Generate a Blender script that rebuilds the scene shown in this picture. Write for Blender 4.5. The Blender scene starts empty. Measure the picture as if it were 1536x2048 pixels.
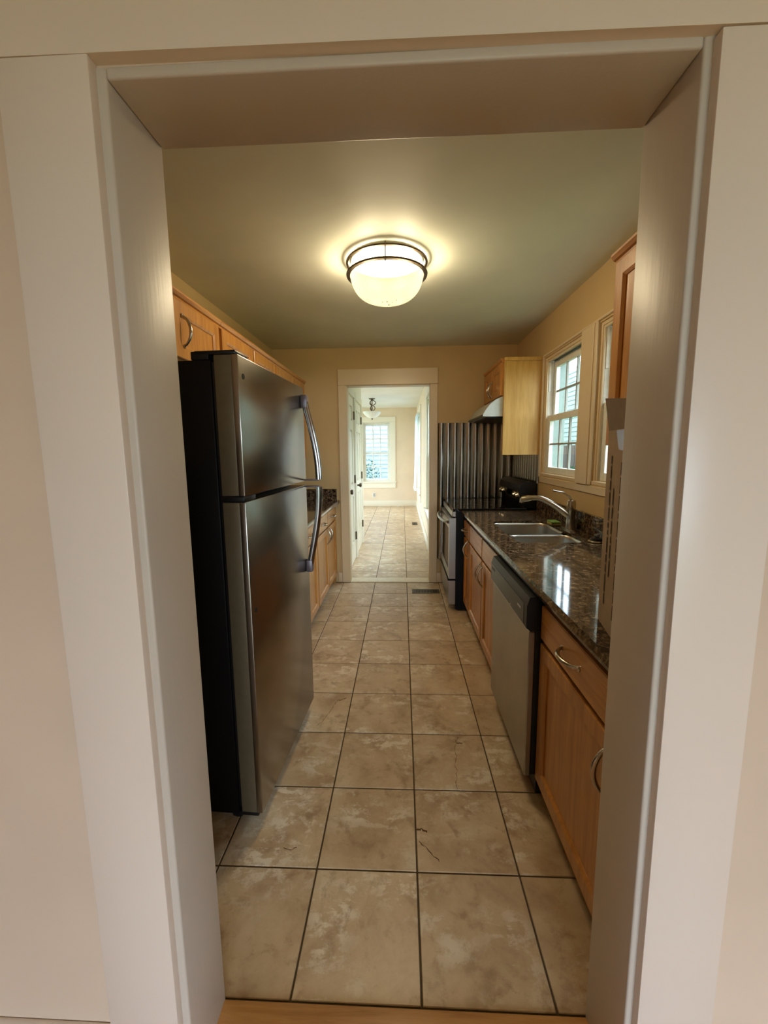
import bpy, bmesh, math, random
from mathutils import Vector, Matrix
random.seed(7)
S = bpy.context.scene
C = S.collection

# ------------------------------------------------------------------ camera
FPX, PIT, YAW, ROL = 819.68, .1330, -.0451, -.0109
CAM = Vector((.6176, -1.1712, 1.3636))
fw = Vector((math.sin(YAW)*math.cos(PIT), math.cos(YAW)*math.cos(PIT), -math.sin(PIT)))
rt = Vector((math.cos(YAW), -math.sin(YAW), 0)); up = rt.cross(fw)
cr = rt*math.cos(ROL)+up*math.sin(ROL); cu = -rt*math.sin(ROL)+up*math.cos(ROL)
cd = bpy.data.cameras.new('camera'); cam = bpy.data.objects.new('camera', cd); C.objects.link(cam)
cam.matrix_world = Matrix(((cr.x, cu.x, -fw.x, CAM.x), (cr.y, cu.y, -fw.y, CAM.y), (cr.z, cu.z, -fw.z, CAM.z), (0, 0, 0, 1)))
cd.sensor_fit = 'HORIZONTAL'; cd.sensor_width = 36; cd.lens = FPX*36/1536; cd.shift_y = -12.1/1536
cd.clip_start = .02; cd.clip_end = 200
S.camera = cam

# ------------------------------------------------------------------ light and exposure
SKY = 9.0            # overcast daylight outside
LAMP = 0.34           # ceiling fixture glass
w = bpy.data.worlds.new('sky'); S.world = w; w.use_nodes = True
bgn = w.node_tree.nodes['Background']; bgn.inputs[0].default_value = (.70, .85, 1.0, 1); bgn.inputs[1].default_value = SKY
S.view_settings.view_transform = 'Standard'; S.view_settings.look = 'None'
S.view_settings.gamma = 1; S.view_settings.exposure = 0.62; S.view_settings.use_curve_mapping = False
S.cycles.use_denoising = True; S.cycles.max_bounces = 9; S.cycles.diffuse_bounces = 6; S.cycles.glossy_bounces = 4
S.cycles.transmission_bounces = 6; S.cycles.transparent_max_bounces = 8
S.cycles.sample_clamp_indirect = 6; S.cycles.caustics_reflective = False; S.cycles.caustics_refractive = False

def portal(loc, direction, sx, sy):
    """daylight guide in a window opening (adds no light of its own)"""
    l = bpy.data.lights.new('window_portal', 'AREA'); l.shape = 'RECTANGLE'; l.size = sx; l.size_y = sy
    l.cycles.is_portal = True
    o = bpy.data.objects.new('window_portal', l); C.objects.link(o); o.location = loc
    o.rotation_euler = Vector(direction).to_track_quat('-Z', 'Y').to_euler()

# ------------------------------------------------------------------ materials
def srgb(r, g, b):
    f = lambda c: (c/255/12.92 if c/255 <= .04045 else ((c/255+.055)/1.055)**2.4)
    return (f(r), f(g), f(b), 1)
MATS = {}
class NT:
    def __init__(s, name):
        m = bpy.data.materials.new(name); m.use_nodes = True; s.m = m; s.t = m.node_tree
        s.b = s.t.nodes['Principled BSDF']; MATS[name] = m
    def n(s, kind, **kw):
        x = s.t.nodes.new(kind)
        for k, v in kw.items():
            if k in x.inputs: x.inputs[k].default_value = v
            else: setattr(x, k, v)
        return x
    def l(s, a, b): s.t.links.new(a, b)
    def set(s, **kw):
        for k, v in kw.items(): s.b.inputs[k.replace('_', ' ')].default_value = v
    def ramp(s, fac, stops):
        r = s.n('ShaderNodeValToRGB'); e = r.color_ramp.elements
        while len(e) < len(stops): e.new(.5)
        for i, (p, c) in enumerate(stops): e[i].position = p; e[i].color = c
        s.l(fac, r.inputs[0]); return r.outputs[0]
    def coord(s, scale=(1, 1, 1), rnd=False, kind='Object'):
        tc = s.n('ShaderNodeTexCoord'); mp = s.n('ShaderNodeMapping'); mp.inputs['Scale'].default_value = scale
        s.l(tc.outputs[kind], mp.inputs[0])
        if rnd:
            oi = s.n('ShaderNodeObjectInfo'); mu = s.n('ShaderNodeMath', operation='MULTIPLY'); mu.inputs[1].default_value = 57
            s.l(oi.outputs['Random'], mu.inputs[0]); cb = s.n('ShaderNodeCombineXYZ')
            s.l(mu.outputs[0], cb.inputs[0]); s.l(mu.outputs[0], cb.inputs[1]); s.l(cb.outputs[0], mp.inputs['Location'])
        return mp.outputs[0]
    def noise(s, vec, scale, detail=4, rough=.55, dist=0):
        x = s.n('ShaderNodeTexNoise'); x.inputs['Scale'].default_value = scale; x.inputs['Detail'].default_value = detail
        x.inputs['Roughness'].default_value = rough; x.inputs['Distortion'].default_value = dist
        s.l(vec, x.inputs['Vector']); return x.outputs['Fac']
    def mix(s, fac, a, b, mode='MIX'):
        x = s.n('ShaderNodeMix', data_type='RGBA', blend_type=mode)
        for sock, v in ((x.inputs[0], fac), (x.inputs[6], a), (x.inputs[7], b)):
            if hasattr(v, 'is_linked'): s.l(v, sock)
            else: sock.default_value = v
        return x.outputs[2]
    def bump(s, h, strength=.2, dist=.002):
        x = s.n('ShaderNodeBump'); x.inputs['Strength'].default_value = strength; x.inputs['Distance'].default_value = dist
        s.l(h, x.inputs['Height']); s.l(x.outputs[0], s.b.inputs['Normal'])

def paint(name, col, rough=.6, spec=.3, var=.05, bump=.05):
    t = NT(name); v = t.coord()
    n = t.noise(v, 2.2, 3); d = tuple(c*(1-var*2) for c in col[:3])+(1,)
    t.l(t.ramp(n, [(.3, d), (.7, col)]), t.b.inputs['Base Color'])
    t.set(Roughness=rough, Specular_IOR_Level=spec)
    t.bump(t.noise(v, 90, 2), bump, .001)
    return t.m
def plain(name, col, rough=.5, metal=0, spec=.5, coat=0):
    t = NT(name); v = t.coord()
    n = t.noise(v, 30, 2); d = tuple(c*.9 for c in col[:3])+(1,)
    t.l(t.ramp(n, [(.35, d), (.65, col)]), t.b.inputs['Base Color'])
    t.set(Roughness=rough, Metallic=metal, Specular_IOR_Level=spec, Coat_Weight=coat)
    return t.m

paint('kitchen_wall', srgb(196, 168, 120), .55)
paint('dining_wall', srgb(226, 208, 182), .6)
paint('hall_wall', srgb(220, 198, 176), .6)
paint('ceiling_paint', srgb(220, 221, 206), .6)
paint('dining_ceiling', srgb(232, 234, 234), .7)
paint('trim_paint', srgb(231, 217, 204), .32, .5, .02, .03)
paint('kitchen_trim', srgb(210, 188, 152), .35, .5, .03, .03)
paint('door_paint', srgb(232, 226, 208), .35, .5, .02, .02)
def jamb_mat():
    t = NT('jamb_paint'); v = t.coord((18, 18, 1.3)); v2 = t.coord()
    t.l(t.ramp(t.noise(v2, 2, 3), [(.3, srgb(196, 186, 174)), (.7, srgb(206, 196, 184))]), t.b.inputs['Base Color'])
    t.set(Roughness=.42, Specular_IOR_Level=.4); t.bump(t.noise(v, 4, 4), .22, .002)
jamb_mat()

def tile_mat():
    t = NT('floor_tile'); v = t.coord(rnd=True)
    big = t.noise(v, 4.5, 5, .6, .4); mid = t.noise(v, 16, 9, .72, .25); fine = t.noise(v, 60, 5, .7)
    base = t.ramp(big, [(.30, srgb(172, 142, 108)), (.5, srgb(202, 174, 138)), (.70, srgb(218, 196, 162))])
    where = t.ramp(t.noise(v, 3.1, 2, .5), [(.44, (0, 0, 0, 1)), (.60, (1, 1, 1, 1))])     # only some corners of a tile carry the cream veining
    patch = t.mix(.5, t.noise(t.coord((1, 2.2, 1), rnd=True), 8, 5, .65, .6), mid)
    pm = t.mix(1.0, t.ramp(patch, [(.50, (0, 0, 0, 1)), (.56, (1, 1, 1, 1))]), where, 'MULTIPLY')
    c1 = t.mix(pm, base, srgb(232, 218, 194))
    dn = t.mix(.5, t.noise(v, 7, 4, .6, .8), t.noise(v, 30, 6, .75))
    dk = t.ramp(dn, [(.52, (0, 0, 0, 1)), (.64, (.75, .75, .75, 1))])
    c2 = t.mix(dk, c1, srgb(146, 112, 76))
    c3 = t.mix(.07, c2, t.ramp(fine, [(.35, srgb(110, 84, 58)), (.65, srgb(220, 206, 182))]))
    oi = t.n('ShaderNodeObjectInfo')
    tint = t.ramp(oi.outputs['Random'], [(0, (.90, .88, .85, 1)), (1, (1, 1, 1, 1))])
    t.l(t.mix(1.0, c3, tint, 'MULTIPLY'), t.b.inputs['Base Color'])
    t.l(t.ramp(big, [(.3, (.30,)*3+(1,)), (.7, (.42,)*3+(1,))]), t.b.inputs['Roughness'])
    t.set(Specular_IOR_Level=.45); t.bump(mid, .15, .002)
tile_mat()
plain('grout', srgb(92, 76, 54), .9, 0, .2)
plain('crack_dirt', srgb(98, 74, 50), .9, 0, .1)

def wood_mat(name, dark, mid, light, axis='z', rough=.33, coat=.25):
    t = NT(name); sc = {'z': (9, 9, .7), 'y': (9, .7, 9), 'x': (.7, 9, 9)}[axis]
    v = t.coord(sc, rnd=True); g = t.noise(v, 4, 6, .6, .5); f = t.noise(t.coord(tuple(a*6 for a in sc), rnd=True), 5, 3, .6)
    c = t.ramp(g, [(.3, dark), (.52, mid), (.75, light)])
    c = t.mix(.16, c, t.ramp(f, [(.35, dark), (.65, light)]))
    t.l(c, t.b.inputs['Base Color']); t.set(Roughness=rough, Specular_IOR_Level=.4, Coat_Weight=coat, Coat_Roughness=.25)
    t.bump(f, .04, .001); return t.m
wood_mat('cabinet_wood', srgb(154, 98, 42), srgb(186, 128, 62), srgb(206, 150, 80))
wood_mat('cabinet_wood_rail', srgb(154, 98, 42), srgb(186, 128, 62), srgb(206, 150, 80), 'y')
wood_mat('cabinet_side', srgb(170, 128, 62), srgb(188, 146, 78), srgb(202, 162, 94), 'z', .4, .1)
wood_mat('oak', srgb(164, 110, 56), srgb(194, 140, 80), srgb(210, 160, 102), 'x', .4, .2)

def granite():
    t = NT('granite'); v = t.coord()
    a = t.noise(v, 38, 6, .72, .5); b = t.noise(v, 80, 3, .6); big = t.noise(v, 9, 3, .5, 1)
    c = t.ramp(a, [(.34, srgb(16, 13, 11)), (.45, srgb(62, 48, 36)), (.55, srgb(112, 92, 70)), (.68, srgb(158, 138, 110))])
    k = t.ramp(b, [(.36, (1, 1, 1, 1)), (.46, (0, 0, 0, 1))])
    c = t.mix(k, c, srgb(20, 16, 13))
    d = t.ramp(big, [(.35, (.62, .60, .58, 1)), (.65, (1, 1, 1, 1))])
    t.l(t.mix(1.0, c, d, 'MULTIPLY'), t.b.inputs['Base Color']); t.set(Roughness=.07, Specular_IOR_Level=.42)
granite()

def steel(name, col, rough, axis='z', bump=.03, scale=60):
    t = NT(name); sc = {'z': (1, 1, .02), 'y': (1, .02, 1), 'x': (.02, 1, 1)}[axis]
    n = t.noise(t.coord(sc), scale, 3); n2 = t.noise(t.coord(), 5, 4)
    d = tuple(c*.82 for c in col[:3])+(1,)
    t.l(t.ramp(n2, [(.3, d), (.7, col)]), t.b.inputs['Base Color'])
    t.set(Metallic=1.0, Roughness=rough, Anisotropic=.4); t.bump(n, bump, .002); return t.m
steel('stainless', srgb(158, 150, 140), .25, 'z', .10, 26)
steel('stainless_light', srgb(176, 172, 164), .3, 'y', .03)
steel('sink_steel', srgb(204, 200, 190), .28, 'y', .03)
steel('nickel', srgb(196, 186, 168), .22, 'z', 0.0)
steel('chrome_handle', srgb(176, 176, 176), .2, 'z', 0.0)
steel('galvanised', srgb(176, 170, 156), .24, 'z', .05)
steel('dark_bronze', srgb(106, 92, 74), .35, 'z', 0.0)
plain('door_side_grey', srgb(104, 94, 74), .38, .35)
plain('black_enamel', srgb(6, 6, 8), .45, 0, .2)
plain('black_plastic', srgb(12, 12, 14), .4, 0, .4)
plain('charcoal_panel', srgb(52, 50, 46), .3, .3, .5)
plain('black_glass', srgb(10, 9, 9), .05, 0, .6)
plain('oven_glass', srgb(52, 44, 32), .06, 0, .7)
plain('handle_cap', srgb(122, 112, 118), .35, .4)
plain('hood_white', srgb(190, 196, 190), .3, 0, .5)
plain('cardboard', srgb(164, 142, 116), .8, 0, .2)
plain('cardboard_inner', srgb(138, 120, 100), .85, 0, .2)
plain('print_ink', srgb(70, 54, 40), .8, 0, .2)
plain('white_mark', srgb(215, 215, 210), .5)
plain('sponge_green', srgb(112, 140, 72), .9, 0, .1)
plain('sponge_yellow', srgb(176, 160, 96), .95, 0, .1)
plain('rubber', srgb(14, 14, 14), .6)
plain('register_brown', srgb(86, 70, 50), .45, .4)
plain('register_dark', srgb(14, 12, 10), .8, 0, .1)
plain('outlet_white', srgb(225, 222, 212), .4)
plain('vinyl_white', srgb(226, 224, 214), .4)
plain('muntin', srgb(150, 150, 140), .5)
plain('stone_threshold', srgb(226, 210, 178), .3)
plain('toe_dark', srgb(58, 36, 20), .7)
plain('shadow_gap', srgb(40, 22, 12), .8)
plain('clear_tape', srgb(162, 142, 116), .2)
def glass():
    t = NT('window_glass'); t.t.nodes.remove(t.b)
    out = [n for n in t.t.nodes if n.type == 'OUTPUT_MATERIAL'][0]
    tr = t.n('ShaderNodeBsdfTransparent'); tr.inputs[0].default_value = (.93, .97, .95, 1)
    gl = t.n('ShaderNodeBsdfGlossy'); gl.inputs['Roughness'].default_value = .02
    lw = t.n('ShaderNodeLayerWeight'); pw = t.n('ShaderNodeMath', operation='POWER'); pw.inputs[1].default_value = 5; t.l(lw.outputs['Facing'], pw.inputs[0])
    fr = t.n('ShaderNodeMath', operation='MULTIPLY_ADD'); fr.inputs[1].default_value = .9; fr.inputs[2].default_value = .04; t.l(pw.outputs[0], fr.inputs[0])
    mx = t.n('ShaderNodeMixShader'); t.l(fr.outputs[0], mx.inputs[0]); t.l(tr.outputs[0], mx.inputs[1]); t.l(gl.outputs[0], mx.inputs[2])
    t.l(mx.outputs[0], out.inputs[0])
glass()
def lampglass(name, col, strength):
    t = NT(name); t.set(Base_Color=(.06, .055, .04, 1), Roughness=.25, Emission_Color=col, Emission_Strength=strength)
lampglass('lamp_glass', (1.0, .80, .46, 1), LAMP)
def frosted_lamp():
    t = NT.__new__(NT); t.m = MATS['lamp_glass']; t.t = t.m.node_tree; t.b = t.t.nodes['Principled BSDF']
    out = [n for n in t.t.nodes if n.type == 'OUTPUT_MATERIAL'][0]
    tr = t.n('ShaderNodeBsdfTransparent'); tr.inputs[0].default_value = (1, .95, .85, 1)
    mx = t.n('ShaderNodeMixShader'); mx.inputs[0].default_value = .15
    t.l(t.b.outputs[0], mx.inputs[1]); t.l(tr.outputs[0], mx.inputs[2]); t.l(mx.outputs[0], out.inputs[0])
frosted_lamp()
plain('frosted_glass', srgb(232, 236, 232), .35)
def sheer():
    t = NT('sheer_cloth'); t.set(Base_Color=srgb(222, 234, 245), Roughness=.8, Specular_IOR_Level=.1)
    out = [n for n in t.t.nodes if n.type == 'OUTPUT_MATERIAL'][0]
    tl = t.n('ShaderNodeBsdfTranslucent'); tl.inputs[0].default_value = srgb(226, 238, 250)
    mx = t.n('ShaderNodeMixShader'); mx.inputs[0].default_value = .6
    t.l(t.b.outputs[0], mx.inputs[1]); t.l(tl.outputs[0], mx.inputs[2]); t.l(mx.outputs[0], out.inputs[0])
sheer()
def siding(name, a, b, pitch):
    t = NT(name); tc = t.n('ShaderNodeTexCoord'); sp = t.n('ShaderNodeSeparateXYZ'); t.l(tc.outputs['Object'], sp.inputs[0])
    n = t.noise(t.coord((1, 1, 6)), 3, 4)
    t.l(t.ramp(n, [(.3, a), (.7, b)]), t.b.inputs['Base Color']); t.set(Roughness=.8)
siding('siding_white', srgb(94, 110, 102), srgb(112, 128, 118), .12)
siding('siding_blue', srgb(112, 128, 144), srgb(136, 150, 162), .12)
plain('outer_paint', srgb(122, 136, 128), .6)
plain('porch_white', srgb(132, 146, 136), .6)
plain('fence_brown', srgb(62, 52, 42), .8)
plain('grass', srgb(84, 104, 56), .9)
plain('leaf', srgb(56, 88, 62), .6)
plain('bark', srgb(90, 78, 64), .9)

# ------------------------------------------------------------------ mesh helpers
class B:
    def __init__(s): s.v = []; s.f = []
    def add(s, vs, fs):
        o = len(s.v); s.v += [tuple(a) for a in vs]; s.f += [tuple(i+o for i in f) for f in fs]; return s
    def bm(s, m):
        m.verts.index_update(); return s.add([v.co[:] for v in m.verts], [[v.index for v in f.verts] for f in m.faces])
    def box(s, x0, x1, y0, y1, z0, z1, bev=0, seg=1):
        x0, x1 = sorted((x0, x1)); y0, y1 = sorted((y0, y1)); z0, z1 = sorted((z0, z1))
        vs = [(x, y, z) for x in (x0, x1) for y in (y0, y1) for z in (z0, z1)]
        fs = [(0, 1, 3, 2), (4, 6, 7, 5), (0, 4, 5, 1), (2, 3, 7, 6), (0, 2, 6, 4), (1, 5, 7, 3)]
        if not bev: return s.add(vs, fs)
        m = bmesh.new(); q = [m.verts.new(v) for v in vs]
        for f in fs: m.faces.new([q[i] for i in f])
        bev = min(bev, .45*min(x1-x0, y1-y0, z1-z0))
        bmesh.ops.bevel(m, geom=m.edges[:]+m.verts[:], offset=bev, segments=seg, profile=.5, affect='EDGES')
        s.bm(m); m.free(); return s
    def tube(s, pts, r, n=10, cap=True, flat=1.0, ref=None):
        pts = [Vector(p) for p in pts]; k = len(pts); rr = r if isinstance(r, (list, tuple)) else [r]*k
        vs = []; u = None
        for i, p in enumerate(pts):
            t = (pts[min(i+1, k-1)]-pts[max(i-1, 0)]).normalized()
            if u is None:
                a = Vector(ref) if ref else (Vector((0, 0, 1)) if abs(t.z) < .9 else Vector((1, 0, 0)))
                u = (a-t*a.dot(t)).normalized()
            else: u = (u-t*u.dot(t)).normalized()
            b = t.cross(u)
            for j in range(n):
                an = 2*math.pi*j/n; vs.append(p+(u*math.cos(an)*flat+b*math.sin(an))*rr[i])
        fs = [(i*n+j, i*n+(j+1) % n, (i+1)*n+(j+1) % n, (i+1)*n+j) for i in range(k-1) for j in range(n)]
        if cap: fs += [tuple(range(n))[::-1], tuple((k-1)*n+j for j in range(n))]
        return s.add(vs, fs)
    def cyl(s, p0, p1, r, n=16, r1=None): return s.tube([p0, p1], [r, r if r1 is None else r1], n)
    def lathe(s, prof, c=(0, 0, 0), n=40, closed=False):
        c = Vector(c); k = len(prof)
        vs = [(c.x+r*math.cos(2*math.pi*j/n), c.y+r*math.sin(2*math.pi*j/n), c.z+z) for r, z in prof for j in range(n)]
        rng = range(k) if closed else range(k-1)
        fs = [(i*n+j, i*n+(j+1) % n, ((i+1) % k)*n+(j+1) % n, ((i+1) % k)*n+j) for i in rng for j in range(n)]
        return s.add(vs, fs)
    def prism(s, poly, axis, a, b):
        """poly of 2D points in the two axes other than `axis` (in xyz order), extruded from a to b"""
        n = len(poly)
        def p(q, t): l = list(q); l.insert(axis, t); return tuple(l)
        vs = [p(q, a) for q in poly]+[p(q, b) for q in poly]
        fs = [tuple(range(n))[::-1], tuple(range(n, 2*n))]+[(i, (i+1) % n, n+(i+1) % n, n+i) for i in range(n)]
        return s.add(vs, fs)
    def build(s, name, mat, parent=None, smooth=False, label=None):
        me = bpy.data.meshes.new(name); me.from_pydata(s.v, [], s.f)
        m = bmesh.new(); m.from_mesh(me); bmesh.ops.remove_doubles(m, verts=m.verts, dist=1e-6)
        bmesh.ops.recalc_face_normals(m, faces=m.faces); m.to_mesh(me); m.free()
        me.materials.append(MATS[mat]); o = bpy.data.objects.new(name, me); C.objects.link(o)
        if smooth:
            me.shade_smooth()
            if smooth is not True: me.set_sharp_from_angle(angle=math.radians(smooth))
        if parent: o.parent = parent; o.matrix_parent_inverse = parent.matrix_world.inverted()
        if label: o['label'] = label
        return o
def box(name, mat, parent, *a, bev=0, seg=1, label=None):
    return B().box(*a, bev=bev, seg=seg).build(name, mat, parent, smooth=35 if bev else False, label=label)
def thing(name, label, cat, loc=(0, 0, 0), group=None, rz=0):
    o = bpy.data.objects.new(name, None); C.objects.link(o); o.location = loc; o.rotation_euler.z = rz
    o.empty_display_size = .1
    o.matrix_world = Matrix.Translation(loc) @ Matrix.Rotation(rz, 4, 'Z')
    o['label'] = label; o['category'] = cat
    if group: o['group'] = group
    return o
def tag(o, label, cat, group=None):
    o['label'] = label; o['category'] = cat
    if group: o['group'] = group
    return o
def st(o, label=None, cat=None):
    o['kind'] = 'structure'
    if label: o['label'] = label
    if cat: o['category'] = cat
    return o
def sroot(name, label, cat):
    o = bpy.data.objects.new(name, None); C.objects.link(o); o.empty_display_size = .1
    return st(o, label, cat)
def wall_holes(axis, a0, a1, u0, u1, z0, z1, holes):
    """slab from a0 to a1 along `axis` (0 or 1), spanning u0..u1 on the other, with rectangular holes"""
    us = sorted({u0, u1, *[h[0] for h in holes], *[h[1] for h in holes]}); zs = sorted({z0, z1, *[h[2] for h in holes], *[h[3] for h in holes]})
    us = [u for u in us if u0 <= u <= u1]; zs = [z for z in zs if z0 <= z <= z1]
    inh = lambda i, j: any(h[0] <= (us[i]+us[i+1])/2 <= h[1] and h[2] <= (zs[j]+zs[j+1])/2 <= h[3] for h in holes)
    b = B(); nu, nz = len(us)-1, len(zs)-1
    P = lambda a, u, z: (a, u, z) if axis == 0 else (u, a, z)
    solid = lambda i, j: 0 <= i < nu and 0 <= j < nz and not inh(i, j)
    for i in range(nu):
        for j in range(nz):
            if not solid(i, j): continue
            q = [(us[i], zs[j]), (us[i+1], zs[j]), (us[i+1], zs[j+1]), (us[i], zs[j+1])]
            for a in (a0, a1): b.add([P(a, *k) for k in q], [(0, 1, 2, 3)])
            for (di, dj), (k0, k1) in (((0, -1), (0, 1)), ((1, 0), (1, 2)), ((0, 1), (2, 3)), ((-1, 0), (3, 0))):
                if not solid(i+di, j+dj):
                    b.add([P(a0, *q[k0]), P(a0, *q[k1]), P(a1, *q[k1]), P(a1, *q[k0])], [(0, 1, 2, 3)])
    return b

# ------------------------------------------------------------------ dimensions
XL, XR = -.665, 1.735            # kitchen side walls
YN, YF = -.334, 3.0              # near wall (kitchen face), far wall
YW = -.478                       # near wall, camera room face
ZC, ZC2, ZC0 = 2.37, 2.405, 2.55
YF2 = 3.11                       # far wall, dining face
XR2, YB = .98, 9.0               # dining right wall, far wall
XH, YH = .02, 4.98               # hall left wall and its end
T = .33
CT = .87                         # counter top height

# ------------------------------------------------------------------ floors
fk = box('floor', 'grout', None, XL-.1, XR+.1, YN-.02, YF+.115, -.08, -.004); st(fk, 'beige stone-look tile floor of the kitchen', 'floor')
def tile_mesh(w_, d_):
    me = B().box(-w_/2, w_/2, -d_/2, d_/2, -.02, 0, bev=.0016).build('tile', 'floor_tile')
    m = me.data; bpy.data.objects.remove(me); return m
G = .0055
def put_tile(mesh, x, y, parent):
    o = bpy.data.objects.new('tile', mesh); C.objects.link(o); o.location = (x, y, 0); o.parent = parent
    o.rotation_euler.z = random.choice((0, math.pi))
tm = tile_mesh(T-G, T-G); tmc = tile_mesh(XR-5*T-G, T-G)
for j in range(-1, 9):
    for i in range(-2, 5): put_tile(tm, (i+.5)*T, (j+.5)*T, fk)
    put_tile(tmc, (5*T+XR)/2, (j+.5)*T, fk)
fd = box('floor', 'grout', None, -3.4, XR2+.1, YF+.115, YB+.1, -.08, -.004); st(fd, 'pale tile floor of the bright dining room', 'floor')
ys = [3.112]+[3.367+.352*k for k in range(0, 17)]
cache = {}
for k in range(len(ys)-1):
    for i in range(-8, 3):
        x0, x1 = i*T, min((i+1)*T, XR2)
        if x1 <= XH+.0 and ys[k+1] < YH: continue
        y1 = min(ys[k+1], YB)
        if y1-ys[k] < .03: continue
        key = (round(x1-x0, 4), round(y1-ys[k], 4))
        if key not in cache: cache[key] = tile_mesh(key[0]-G, key[1]-G)
        put_tile(cache[key], (x0+x1)/2, (ys[k]+y1)/2, fd)
def crack(pts, parent, wd=.0008):
    b = B(); L = []; rn = random.Random(len(pts)); q = []
    for a_, c_ in zip(pts, pts[1:]):
        for t_ in (0, .33, .66): q.append((a_[0]+(c_[0]-a_[0])*t_+rn.uniform(-.004, .004), a_[1]+(c_[1]-a_[1])*t_+rn.uniform(-.003, .003)))
    pts = q+[pts[-1]]
    for i, p in enumerate(pts):
        p = Vector((p[0], p[1], 0)); q = Vector((*pts[min(i+1, len(pts)-1)], 0))-Vector((*pts[max(i-1, 0)], 0)); n = Vector((-q.y, q.x, 0)).normalized()
        L.append((p+n*wd*(.5+.5*((i*7) % 3)), p-n*wd*(.5+.5*((i*5) % 3))))
    for i in range(len(L)-1):
        vs = [L[i][0], L[i][1], L[i+1][1], L[i+1][0]]
        b.add([(v.x, v.y, .0006) for v in vs], [(0, 1, 2, 3)])
    b.build('crack', 'crack_dirt', parent)
crack([(.835, .335), (.838, .39), (.846, .43), (.842, .47), (.856, .51), (.853, .55), (.863, .60), (.872, .63), (.880, .645)], fk)
crack([(.868, .60), (.884, .605), (.892, .60)], fk, .0025)
crack([(.185, .70), (.20, .735), (.215, .76), (.225, .80), (.238, .835), (.242, .875), (.25, .91), (.268, .93)], fk)
crack([(.26, .915), (.285, .93), (.30, .945)], fk, .0018)
crack([(.20, .07), (.215, .06), (.235, .062), (.245, .07)], fk, .0012)
crack([(.66, .15), (.685, .155), (.70, .14)], fk, .003)
crack([(.672, .11), (.69, .085), (.72, .055), (.735, .035)], fk, .0014)

fh = box('floor', 'oak', None, -2.3, 3.5, -4.6, -.372, -.08, 0); st(fh, 'honey oak floor of the front room', 'floor')
for k, (y0, y1) in enumerate([(-.46-.085*(i+1), -.46-.085*i-.0015) for i in range(6)]):
    b = box('plank', 'oak', fh, -2.2, 3.4, y0, y1, -.003, .002, bev=.001)
th = box('threshold', 'oak', None, .164, 1.059, -.458, -.336, .0, .008, bev=.004, seg=2); th.name = 'trim_1'; st(th, 'honey oak threshold strip in the cased opening', 'threshold')
t2 = box('threshold', 'stone_threshold', None, .07, .895, 2.972, 3.112, -.002, .009, bev=.003); t2.name = 'trim_2'; st(t2, 'cream stone threshold in the far doorway', 'threshold')

# ------------------------------------------------------------------ walls and ceilings
WIN1 = (1.50, 2.205, 1.155, 2.065); WIN2 = (.56, 1.300, 1.155, 2.065)
st(box('wall_left', 'kitchen_wall', None, XL-.1, XL, YN, YF, -.004, ZC+.05), 'tan painted left wall of the kitchen', 'wall')
st(wall_holes(0, XR, XR+.16, YN, YF, -.004, ZC+.05, [WIN1, WIN2]).build('wall_right', 'kitchen_wall'), 'tan painted kitchen wall with the sink windows', 'wall')
st(wall_holes(1, YF, YF2, -3.4, XR+.16, -.004, ZC+.1, [(.055, .91, -.1, 2.02)]).build('wall_far', 'kitchen_wall'), 'tan painted end wall with a white-cased doorway', 'wall')
st(wall_holes(1, YW, YN, -2.3, 3.5, -.004, ZC0+.1, [(.150, 1.071, -.1, 1.948)]).build('wall_near', 'hall_wall'), 'cream wall around the wide cased opening', 'wall')
st(box('ceiling', 'ceiling_paint', None, XL-.1, XR+.16, YN, YF, ZC, ZC+.1), 'pale painted kitchen ceiling', 'ceiling')
# dining room
st(box('ceiling', 'dining_ceiling', None, -3.4, XR2+.16, YF2, YB+.1, ZC2, ZC2+.1), 'white dining room ceiling', 'ceiling')
W3 = (-.345, .327, .62, 2.06); W3b = (-2.95, -1.08, .62, 2.06)  # second opening is out of view, widened to let in more daylight
W4 = (6.85, 7.95, .53, 2.10); W4b = (3.55, 4.75, .53, 2.10)
st(wall_holes(1, YB, YB+.16, -3.4, XR2+.16, -.004, ZC2+.05, [W3, W3b]).build('wall_far', 'dining_wall'), 'beige far wall of the dining room with a tall window', 'wall')
st(wall_holes(0, XR2, XR2+.16, YF2, YB, -.004, ZC2+.05, [W4, W4b]).build('wall_right', 'dining_wall'), 'beige right wall of the dining room', 'wall')
st(wall_holes(0, XH-.10, XH, YF2, YH, -.004, ZC2+.05, [(3.17, 3.975, -.1, 2.02), (4.105, 4.86, -.1, 2.02)]).build('wall_left', 'door_paint'), 'white closet wall holding two panel doors', 'wall')
st(box('wall_closet', 'dining_wall', None, -3.3, XH-.10, YH-.1, YH, -.004, ZC2+.05), 'beige back of the closets', 'wall')
st(wall_holes(0, -3.4, -3.3, YH-.1, YB, -.004, ZC2+.05, [(5.2, 8.8, .1, 2.3)]).build('wall_left', 'dining_wall'), 'beige left wall of the dining room', 'wall')  # wide unseen window opening, added to brighten the dining room
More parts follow.
